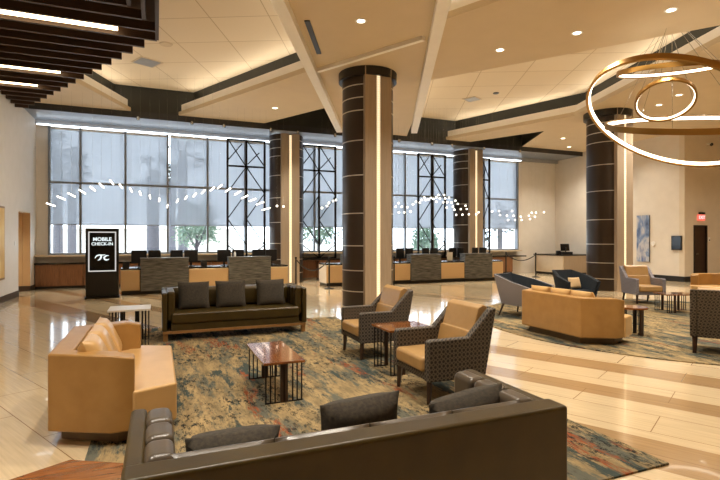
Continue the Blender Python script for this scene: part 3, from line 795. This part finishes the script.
t = thing('exit_sign', 'small red lit EXIT sign on the wall over the dark door', 'exit sign', (eu, VB, 2.32), 0)
MB().box(-.19, .19, -.06, -.002, -.02, .2).build('housing', 'exit_red', t)
text('EXIT', .17, (0, -.064, .09), 'sign_white', t, 'lettering')
MB().box(-.14, .14, -.10, -.02, .21, .29).build('emergency_lamp', 'black_trim', t, bevel=.01)
t = thing('card_reader', 'small pale card reader on the wall right of the dark door', 'card reader', (DX1+.10, VB, 1.5))
MB().box(-.05, .05, -.03, -.001, 0, .17).build('body', 'white_plastic', t, bevel=.008); MB().box(-.03, .03, -.033, -.03, .03, .08).build('indicator', 'plastic_black', t)
u, v, z = cpt(690, 139, ZC)
t = thing('dome_camera', 'small dark dome security camera on the wall head near the exit', 'security camera', (UR+1.3, VB-.15, 5.2))
MB().sphere((0, 0, -.02), .06, 14, 8).build('dome', 'screen_black', t, smooth=True); MB().box(-.05, .05, 0, .15, 0, .04).build('bracket', 'white_plastic', t)
# left wall
t = thing('wall_painting', 'warm yellow framed painting cut off at the left edge on the left wall', 'painting', (UL, 14.05, 1.5))
MB().box(.001, .04, -.85, .85, -.92, .92).build('frame', 'bronze_base', t); MB().box(.04, .046, -.8, .8, -.87, .87).build('canvas', 'paper_yellow', t)
o = MB().box(UL+.001, UL+.015, 15.98, 16.06, 1.42, 1.54).build('light_switch', 'white_plastic'); tag(o, 'white switch plate on the left wall beside the opening', 'switch')

# ================================================================== CARPETS
tag(MB().box(-.48, 3.35, 2.37, 9.45, 0, .014).build('area_rug', 'carpet_rect'), 'large rectangular distressed rug in sand, teal and rust under the coffee table', 'rug')
tag(MB().lathe([(.001, 0), (3.65, 0), (3.65, .014), (.001, .014)], 96).build('area_rug', 'carpet_round', loc=(9.2, 6.5, 0)), 'large round distressed rug under the right seating group', 'rug')
FZ = .014

# ================================================================== STANCHIONS
def post(u, v, lab):
    t = thing('stanchion', lab, 'stanchion', (u, v, 0), 0, 'black queue stanchions')
    MB().lathe([(.001, .0), (.17, 0), (.17, .015), (.05, .035), (.03, .05), (.001, .05)], 20).build('base', 'black_trim', t, smooth=True)
    MB().tube((0, 0, .04), (0, 0, .98), .026, n=12).build('post', 'black_trim', t, smooth=True)
    MB().lathe([(.001, .98), (.036, .98), (.036, 1.02), (.001, 1.03)], 14).build('cap', 'dark_metal', t, smooth=True)
def rope(a, b, lab, sag=.33):
    a, b = Vector(a), Vector(b); pts = []
    d_ = (b-a).normalized()*.03
    a, b = a+d_, b-d_
    for i in range(17):
        s = i/16; p = a.lerp(b, s); p.z -= sag*4*s*(1-s); pts.append(p)
    tag(MB().path(pts, .018, 8).build('stanchion_rope', 'black_trim', smooth=True), lab, 'rope')
post(4.10, 15.25, 'black stanchion at the right end of the nearer desk'); post(5.12, 14.95, 'black stanchion just left of the large column')
rope((4.10, 15.25, .92), (5.12, 14.95, .92), 'black rope sagging between two stanchions left of the large column')
post(7.05, 14.4, 'left of the two posts right behind the large column'); post(7.35, 14.75, 'right of the two posts right behind the large column')
post(14.3, 17.6, 'black stanchion by the cabinets at the far right windows'); post(14.7, 16.2, 'black stanchion in front of the pale service counter')
rope((14.3, 17.6, .92), (14.7, 16.2, .92), 'black rope between the two stanchions by the service counter', .25)

# ================================================================== SOFAS
def sofa(name, label, cat, loc, rz, W_=2.30, D=.84, Ht=.765, seat='leather_brown', pads=True):
    # local: back along x at y=0, faces +y
    t = thing(name, label, cat, loc, rz)
    h = W_/2
    MB().box(-h, h, 0, .14, .16, Ht).build('back', 'leather_brown', t, bevel=.02, seg=3)
    for s in (-1, 1):
        x0, x1 = (-h, -h+.075) if s < 0 else (h-.075, h)
        a_ = MB().box(x0, x1, .14, D-.02, .16, Ht-.012).build('arm', 'leather_brown', t, bevel=.02, seg=3)
        # segmented inner pad of the arm
        pd = MB(); L_ = (D-.06-.16)/3; xx = x1+.055 if s < 0 else x0-.055
        for i in range(3):
            pd.box(xx-.06, xx+.06, .15+L_*i, .15+L_*(i+1)-.004, .30, Ht+.004)
        pd.build('inner_pad', 'leather_grey' if seat == 'leather_grey' else 'leather_brown', a_, bevel=.04, seg=5)
    MB().box(-h+.13, h-.13, .14, D-.03, .16, .27).build('seat_frame', 'leather_brown', t, bevel=.012)
    MB().box(-h+.135, h-.135, .2, D, .27, .44).build('seat_cushion', seat, t, bevel=.035, seg=4)
    bp = MB(); n_p = 4; L_ = (W_-.28)/n_p
    for i in range(n_p):
        q_ = pillow(L_-.004, Ht-.44, .15, 8, .0, T(-h+.14+L_*(i+.5), .175, (Ht+.43)/2)); bp.add(q_.v, q_.f)
    bp.build('back_pad', seat, t, smooth=True)
    MB().box(-h+.01, h-.01, .03, D-.03, .115, .16).build('base_rail', 'bronze_base', t, bevel=.004)
    for sx in (-1, 1):
        for y in (.06, D-.09):
            MB().box(sx*(h-.05)-.035, sx*(h-.05)+.035, y-.03, y+.03, 0, .115).build('leg', 'bronze_base', t)
    return t
def throw(lab, loc, rx, rz, w=.46, h=.44, tt=.14, mat='pillow_fabric', name='throw_pillow', group=None, ry=0):
    o = pillow(w, h, tt).build(name, mat, smooth=True)
    o.location = loc; o.rotation_euler = (Matrix.Rotation(rz, 3, 'Z') @ Matrix.Rotation(rx, 3, 'X') @ Matrix.Rotation(ry, 3, 'Y')).to_euler()
    return tag(o, lab, 'pillow', group)
# far sofa facing the camera: back at high v
SV = 8.92
sofa('brown_leather_sofa', 'dark brown leather sofa with bronze base in front of the nearer desk', 'sofa', (1.22, SV, FZ), PI)
for lab, px in (('dark grey throw pillow at the left of the sofa in front of the desk', 194), ('dark grey throw pillow in the middle of the sofa in front of the desk', 231), ('dark grey throw pillow at the right of the sofa in front of the desk', 271)):
    u, d = onv(px, 8.5); throw(lab, (u, 8.54, FZ+.44+.215), math.radians(-16)*-1, PI, .50, .46)
# near sofa seen from behind
NV = 1.87
sofa('brown_leather_sofa', 'dark brown leather sofa in the foreground seen from behind', 'sofa', (.895, NV, 0), 0, W_=2.03, seat='leather_grey')
for lab, px0, px1, zt, ry in (('dark throw pillow lying low behind the foreground sofa back at left', 185, 282, .745, 0.0), ('dark throw pillow standing up in the middle of the foreground sofa', 324, 403, .825, -.06), ('dark throw pillow leaning at the right end of the foreground sofa', 436, 508, .77, -.14)):
    a = onv(px0, 2.2)[0]; b = onv(px1, 2.2)[0]
    hh = zt-.44
    throw(lab, ((a+b)/2, 2.27, zt-hh/2), math.radians(14), 0, min(.50, b-a), hh, .19, ry=ry)

# angled cream loveseat: back with two wings
def loveseat(label, loc, rz, n_cush=3, cush='three'):
    t = thing('cream_loveseat', label, 'sofa', loc, rz)
    P = [(-.885, .62), (-.89, .45), (-.65, 0), (.65, 0), (.89, .45), (.885, .62)]
    th = .17
    def off(pts, d):
        out = []
        for i, p in enumerate(pts):
            p = Vector(p); ns = []
            if i > 0: e = (p-Vector(pts[i-1])).normalized(); ns.append(Vector((-e.y, e.x)))
            if i < len(pts)-1: e = (Vector(pts[i+1])-p).normalized(); ns.append(Vector((-e.y, e.x)))
            n_ = sum(ns, Vector((0, 0))).normalized(); k = d/max(.4, n_.dot(ns[0])); out.append(tuple(p+n_*k))
        return out
    I = off(P, th)
    zt = [.665, .695, .70, .70, .695, .665]
    n = len(P); vv = []; 
    for (q, z) in ((P, None), (I, None)):
        vv += [(x, y, .10) for x, y in q]
    vv += [(x, y, zt[i]) for i, (x, y) in enumerate(P)]+[(x, y, zt[i]) for i, (x, y) in enumerate(I)]
    ff = []
    for i in range(n-1):
        ff += [(i, i+1, 2*n+i+1, 2*n+i), (n+i+1, n+i, 3*n+i, 3*n+i+1), (2*n+i, 2*n+i+1, 3*n+i+1, 3*n+i), (i+1, i, n+i, n+i+1)]
    ff += [(0, 2*n, 3*n, n), (n-1, 2*n-1, 4*n-1, 3*n-1)]
    MB().add(vv, ff).build('back_shell', 'leather_tan', t, bevel=.018, seg=3)
    S_ = [I[2], I[3], I[4], (.92, .67), (.75, .92), (-.75, .92), (-.92, .67), I[1]]
    S_ = [I[2], I[3], (I[4][0]-.005, I[4][1]), (.90, .615), (.76, .93), (-.76, .93), (-.90, .615), (I[1][0]+.005, I[1][1])]
    MB().prism(S_, .10, .41).build('seat', 'leather_cream', t, bevel=.022, seg=3)
    MB().prism([(-.55, .08), (.55, .08), (.80, .5), (.66, .84), (-.66, .84), (-.80, .5)], 0, .10).build('plinth', 'dark_bronze', t)
    return t
def loveseat_pillows(loc, rz, names, mat='leather_cream'):
    mt = Matrix.Translation(loc) @ Matrix.Rotation(rz, 4, 'Z')
    for (x, y, a, lab) in names:
        p = mt @ Vector((x, y, .41+.175)); o = pillow(.44, .42, .17).build('back_pillow', mat, smooth=True)
        o.location = p; o.rotation_euler = (Matrix.Rotation(rz+a, 3, 'Z') @ Matrix.Rotation(math.radians(24), 3, 'X')).to_euler()
        tag(o, lab, 'pillow', 'back pillows of the cream loveseats')
L1 = ((-.78, 5.05, 0.016), -PI/2)
loveseat('cream leather loveseat with angled ends at the left of the rectangular rug', *L1)
loveseat_pillows(*L1, [(-.46, .32, .0, 'cream back pillow at the far end of the left loveseat'), (0, .32, .0, 'cream back pillow in the middle of the left loveseat'), (.46, .32, 0, 'cream back pillow nearest the camera on the left loveseat')])
L2 = ((5.86, 6.15, 0.016), -PI/2)
loveseat('cream loveseat with angled ends seen from behind on the round rug', *L2)
loveseat_pillows(*L2, [(-.46, .32, .0, 'cream pillow peeking over the far end of the loveseat seen from behind'), (0, .32, .0, 'cream pillow peeking over the middle of the loveseat seen from behind'), (.42, .32, 0, 'cream pillow peeking over the near end of the loveseat seen from behind')])
L3 = ((13.5, 7.7, 0.016), math.radians(105))
loveseat('cream loveseat cut off at the right edge behind the patterned chair', *L3)
loveseat_pillows(*L3, [(.05, .32, 0, 'pale cream pillow on the loveseat at the right edge')])

# ================================================================== ARMCHAIRS
def armchair(label, loc, rz, fab='patterned_fabric'):
    t = thing('armchair', label, 'armchair', loc, rz, 'patterned armchairs with tan leather insides')
    # faces +y; outer arms and wings patterned
    side = [(.36, .22), (.36, .60), (.33, .62), (-.10, .62), (-.36, .885), (-.43, .895), (-.30, .22)]
    for s in (-1, 1):
        x0, x1 = (-.37, -.285) if s < 0 else (.285, .37)
        MB().prismx(side, x0, x1).build('side_panel', fab, t, bevel=.018, seg=3)
    MB().prismx([(-.30, .22), (-.43, .895), (-.385, .895), (-.24, .22)], -.285, .285).build('outer_back', fab, t, bevel=.012)
    MB().prismx([(-.20, .26), (-.385, .895), (-.33, .92), (-.27, .885), (-.20, .655), (-.175, .66), (-.12, .44), (-.10, .26)], -.283, .283).build('inner_back', 'leather_chair', t, bevel=.025, seg=3)
    MB().box(-.283, .283, -.18, .34, .22, .32).build('seat_rail', fab, t, bevel=.01)
    MB().box(-.282, .282, -.14, .385, .30, .445).build('seat_cushion', 'leather_chair', t, bevel=.04, seg=4)
    for sx in (-1, 1):
        for y in (.31, -.26):
            MB().tube((sx*.31, y, .235), (sx*.315, y+(.015 if y > 0 else -.06), 0), .034, .022, 4).build('leg', 'leg_wood', t)
    return t
G = math.radians(0)
armchair('patterned armchair with tan seat nearest the camera, beside the foreground sofa', (2.73, 4.40, FZ), PI/2)
armchair('patterned armchair with tan seat farther back, in front of the large column', (2.80, 6.24, FZ), PI/2)
armchair('tan leather armchair facing the camera on the far side of the round rug', (11.22, 8.62, FZ), math.radians(180-22.5), 'lit_lavender_fabric')  # paler fabric stands in for the light on its outer arms
armchair('patterned armchair seen from behind at the right edge on the round rug', (7.35, 4.43, FZ), math.radians(-56.7))

# dark lounge chairs with faceted shells
def lounge(label, loc, rz, outer, k=1.0):
    t = thing('lounge_chair', label, 'lounge chair', loc, rz)
    P = [(-.47, .42), (-.49, .02), (-.30, -.40), (.30, -.40), (.49, .02), (.47, .42)]
    P = [(x*k, y*k) for x, y in P]
    zt = [.62, .73, .85, .85, .73, .62]
    def shell(k0, k1, zb, grow, name, mat, thick):
        n = len(P); vo = []
        for i, (x, y) in enumerate(P): vo.append((x*k0, y*k0, zb))
        for i, (x, y) in enumerate(P): vo.append((x*k1, y*k1-.06*(1 if y < 0 else 0), zt[i]))
        for i, (x, y) in enumerate(P): vo.append((x*(k0-thick), y*(k0-thick) if y < .3 else y*k0, zb))
        for i, (x, y) in enumerate(P): vo.append((x*(k1-thick), (y*(k1-thick) if y < .3 else y*k1)-.06*(1 if y < 0 else 0), zt[i]))
        ff = []
        for i in range(n-1):
            ff += [(i, i+1, n+i+1, n+i), (2*n+i+1, 2*n+i, 3*n+i, 3*n+i+1), (n+i, n+i+1, 3*n+i+1, 3*n+i), (i+1, i, 2*n+i, 2*n+i+1)]
        ff += [(0, n, 3*n, 2*n), (n-1, 3*n-1, 4*n-1, 2*n-1)]
        return MB().add(vo, ff).build(name, mat, t, bevel=.006)
    shell(.86, 1.06, .24, 0, 'outer_shell', outer, .07)
    shell(.785, .985, .25, 0, 'inner_shell', 'teal_fabric', .11)
    MB().prism([(x*.74, y*.76) for x, y in P][::1], .25, .42).build('seat_cushion', 'teal_fabric', t, bevel=.02, seg=3)
    for sx in (-1, 1):
        for y in (.26, -.26):
            MB().tube((sx*.30*k, y, .25), (sx*.37*k, y*1.25, 0), .025, .014, 8).build('leg', 'leg_wood', t)
    return t
lounge('dark teal lounge chair with lavender patterned outside left of the cream loveseat', (7.02, 8.12, FZ), math.radians(-160), 'lit_lavender_fabric')
lounge('dark teal tub chair facing the camera in front of the right column', (8.92, 8.6, FZ), math.radians(172), 'teal_fabric', .86)
throw('small tan cushion in the teal tub chair', (8.97, 8.62, .42+.16), math.radians(16), PI, .34, .26, .10, 'upholstered_panel', 'cushion')

# ================================================================== TABLES
def rod_leg(t, x, y, sx, sy, h, plank='leg_wood'):
    m_ = MB(); s = .055
    m_.box(x-sx*(.17)-.022, x-sx*.17+.022, y-.012, y+.012, 0, h)
    l = m_.build('leg', plank, t)
    r_ = MB()
    for i in range(3): xx = x-sx*(i*.045+.008); r_.box(xx-.006, xx+.006, y-.006, y+.006, 0, h)
    r_.box(min(x-sx*.19, x), max(x-sx*.19, x), y-.008, y+.008, 0, .012)
    r_.build('rod_group', 'dark_metal', l)
def rod_leg_y(t, x, y, sx, sy, h, plank='leg_wood'):
    m_ = MB().box(x-.012, x+.012, y-sy*.17-.022, y-sy*.17+.022, 0, h); l = m_.build('leg', plank, t)
    r_ = MB()
    for i in range(3): yy = y-sy*(i*.045+.008); r_.box(x-.006, x+.006, yy-.006, yy+.006, 0, h)
    r_.box(x-.008, x+.008, min(y-sy*.19, y), max(y-sy*.19, y), 0, .012)
    r_.build('rod_group', 'dark_metal', l)
def table(name, label, cat, loc, rz, w, l, h, top='table_wood', plank='leg_wood', xdir=True):
    t = thing(name, label, cat, loc, rz)
    MB().box(-w/2, w/2, -l/2, l/2, h-.025, h).build('tabletop', top, t, bevel=.004)
    for sx in (-1, 1):
        for sy in (-1, 1): (rod_leg if xdir else rod_leg_y)(t, sx*(w/2-.02), sy*(l/2-.03), sx, sy, h-.025, plank)
    return t
table('coffee_table', 'wood topped coffee table with rod legs in the middle of the rectangular rug', 'coffee table', (1.14, 5.14, FZ), 0, .41, .97, .40)
table('end_table', 'wood topped end table with rod legs between the two patterned armchairs', 'end table', (2.77, 5.33, FZ), 0, .60, .52, .53)
table('end_table', 'glossy end table with rod legs and window reflection painted pale on top, at the left end of the far brown sofa', 'end table', (-.38, 8.25, 0), 0, .58, .54, .555, 'white_laminate_and_sheen', 'dark_metal')  # white top colour stands in for the bright window reflected in it
table('coffee_table', 'dark glossy coffee table in front of the tan armchair on the round rug', 'coffee table', (10.5, 7.25, FZ), math.radians(-22.5), .74, .5, .40)
t = thing('round_side_table', 'small round side table with rod legs beside the loveseat seen from behind', 'side table', (7.33, 5.8, FZ), 0)
MB().lathe([(.001, .43), (.215, .43), (.22, .445), (.215, .46), (.001, .46)], 40).build('tabletop', 'table_wood', t, smooth=True)
for a_ in (0, 1, 2):
    an = a_*2*PI/3+.5; x, y = .16*math.cos(an), .16*math.sin(an)
    l = MB().box(x-.03, x+.03, y-.012, y+.012, 0, .43).build('leg', 'leg_wood', t)
    r_ = MB()
    for i in range(3): r_.box(x*.75+.03*i-.04, x*.75+.03*i-.03, y*.75-.005, y*.75+.005, 0, .43)
    r_.build('rod_group', 'dark_metal', l)
t = thing('hexagonal_side_table', 'brown wood hexagonal table at the bottom left corner beside the foreground sofa', 'side table', (-.43, 2.68, 0), 0)
hx = [(.34*math.cos(PI/2+i*PI/3), .34*math.sin(PI/2+i*PI/3)) for i in range(6)]
MB().prism(hx, .39, .42).build('tabletop', 'table_wood', t, bevel=.005)
MB().prism([(x*.55, y*.55) for x, y in hx], .03, .39).build('pedestal', 'leg_wood', t); MB().prism([(x*.8, y*.8) for x, y in hx], 0, .03).build('foot', 'dark_metal', t)

# ================================================================== OUTSIDE
struct(MB().box(-120, 160, 18.9, 200, -.25, -.15).build('ground', 'concrete'))
def palm(px, d, z, tr, lab, R_=1.6, n=34, droop=.5):
    u, v, _ = W(px, d); t = thing('palm_tree', lab, 'palm tree', (u, v, -.15), 0, 'palm trees outside')
    prof = [(tr*1.25, 0), (tr, 1), (tr*.95, z*.5), (tr*1.05, z*.95), (tr*.7, z+.2)]
    MB().lathe(prof, 12).build('trunk', 'palm_bark', t, smooth=True)
    mb = MB()
    for i in range(n):
        a = random.uniform(0, 2*PI); e = random.uniform(-.7, 1.2); L_ = R_*random.uniform(.75, 1.05)
        dx, dy, dz = math.cos(a)*math.cos(e), math.sin(a)*math.cos(e), math.sin(e)
        b0 = Vector((0, 0, z+.2)); st = b0+Vector((dx, dy, dz))*L_*.55
        mb.tube(b0, st, .03, .02, 5)
        side = Vector((-dy, dx, 0)).normalized() if abs(dx)+abs(dy) > .01 else Vector((1, 0, 0))
        fw = Vector((dx, dy, dz)); up = side.cross(fw)
        for k in range(-4, 5):
            an = k*.24; dr = fw*math.cos(an)+side*math.sin(an)
            tip = st+dr*L_*.5*(1-.04*abs(k)); tip.z -= droop*.3*L_*abs(k)/4+.1
            q = side*.05
            mb.add([st, st+dr*L_*.25+up*.02+q*.8, tip, st+dr*L_*.25-up*.02-q*.8], [(0, 1, 2, 3)])
    mb.build('fronds', 'palm_leaf', t)
palm(58, 30, 7.0, .27, 'tallest palm outside at the far left of the windows', 1.5)
palm(72, 29, 5.6, .24, 'shorter palm outside just right of the tallest one at left', 1.5, 26, .9)
palm(153, 27, 5.0, .33, 'stout palm outside behind the left end of the nearer desk', 1.6, 26, .9)
palm(183, 46, 9.6, .42, 'hazy tall palm outside right of the stout palm', 3.0, 40)
palm(172, 60, 9.0, .42, 'hazy lower palm outside behind the stout palm', 2.2, 30)
palm(500, 40, 2.6, .2, 'low palm outside the far right window', 2.4, 40)
def tree(px, d, z, r_, lab):
    u, v, _ = W(px, d); t = thing('leafy_tree', lab, 'tree', (u, v, -.15), 0)
    tk = MB().tube((0, 0, 0), (.05, 0, z-r_*.3), .12, .07, 8)
    for i in range(5):
        a = i*1.3; tk.tube((.03, 0, z-r_*.8), (math.cos(a)*r_*.6, math.sin(a)*r_*.6, z+random.uniform(-.2, .5)*r_), .05, .02, 6)
    tk.build('trunk', 'palm_bark', t)
    mb = MB(); cl = []
    for i in range(26):
        a, e = random.uniform(0, 2*PI), random.uniform(-.9, 1.4); q = r_*random.uniform(.4, .85)
        cl.append(Vector((math.cos(a)*math.cos(e)*q, math.sin(a)*math.cos(e)*q, z+math.sin(e)*q*.9)))
    for c in cl:
        for i in range(60):
            p_ = c+Vector((random.gauss(0, 1), random.gauss(0, 1), random.gauss(0, 1)))*r_*.16
            x = Vector((random.gauss(0, 1), random.gauss(0, 1), random.gauss(0, 1))).normalized(); y = x.cross(Vector((.3, .5, .8))).normalized(); s = random.uniform(.05, .1)
            mb.add([p_-x*s*1.6, p_+y*s*.7, p_+x*s*1.6, p_-y*s*.7], [(0, 1, 2, 3)])
    mb.build('foliage', 'tree_leaf', t)
tree(196, 26, 2.4, 1.5, 'green leafy tree outside behind the middle of the nearer desk')
tree(318, 27, 2.6, 1.6, 'green leafy tree outside behind the lattice screen right of the column')
tree(424, 36, 1.6, 1.2, 'pale small tree outside behind the farther desk')
o = thing('building', 'pale low building far outside behind the palms', 'building', W(120, 70, -.15), -.3)
MB().box(-14, 14, 0, 8, 0, 3.2).build('wall', 'concrete', o); MB().box(-15, 15, -1, 9, 3.2, 3.6).build('roof', 'white_plastic', o)
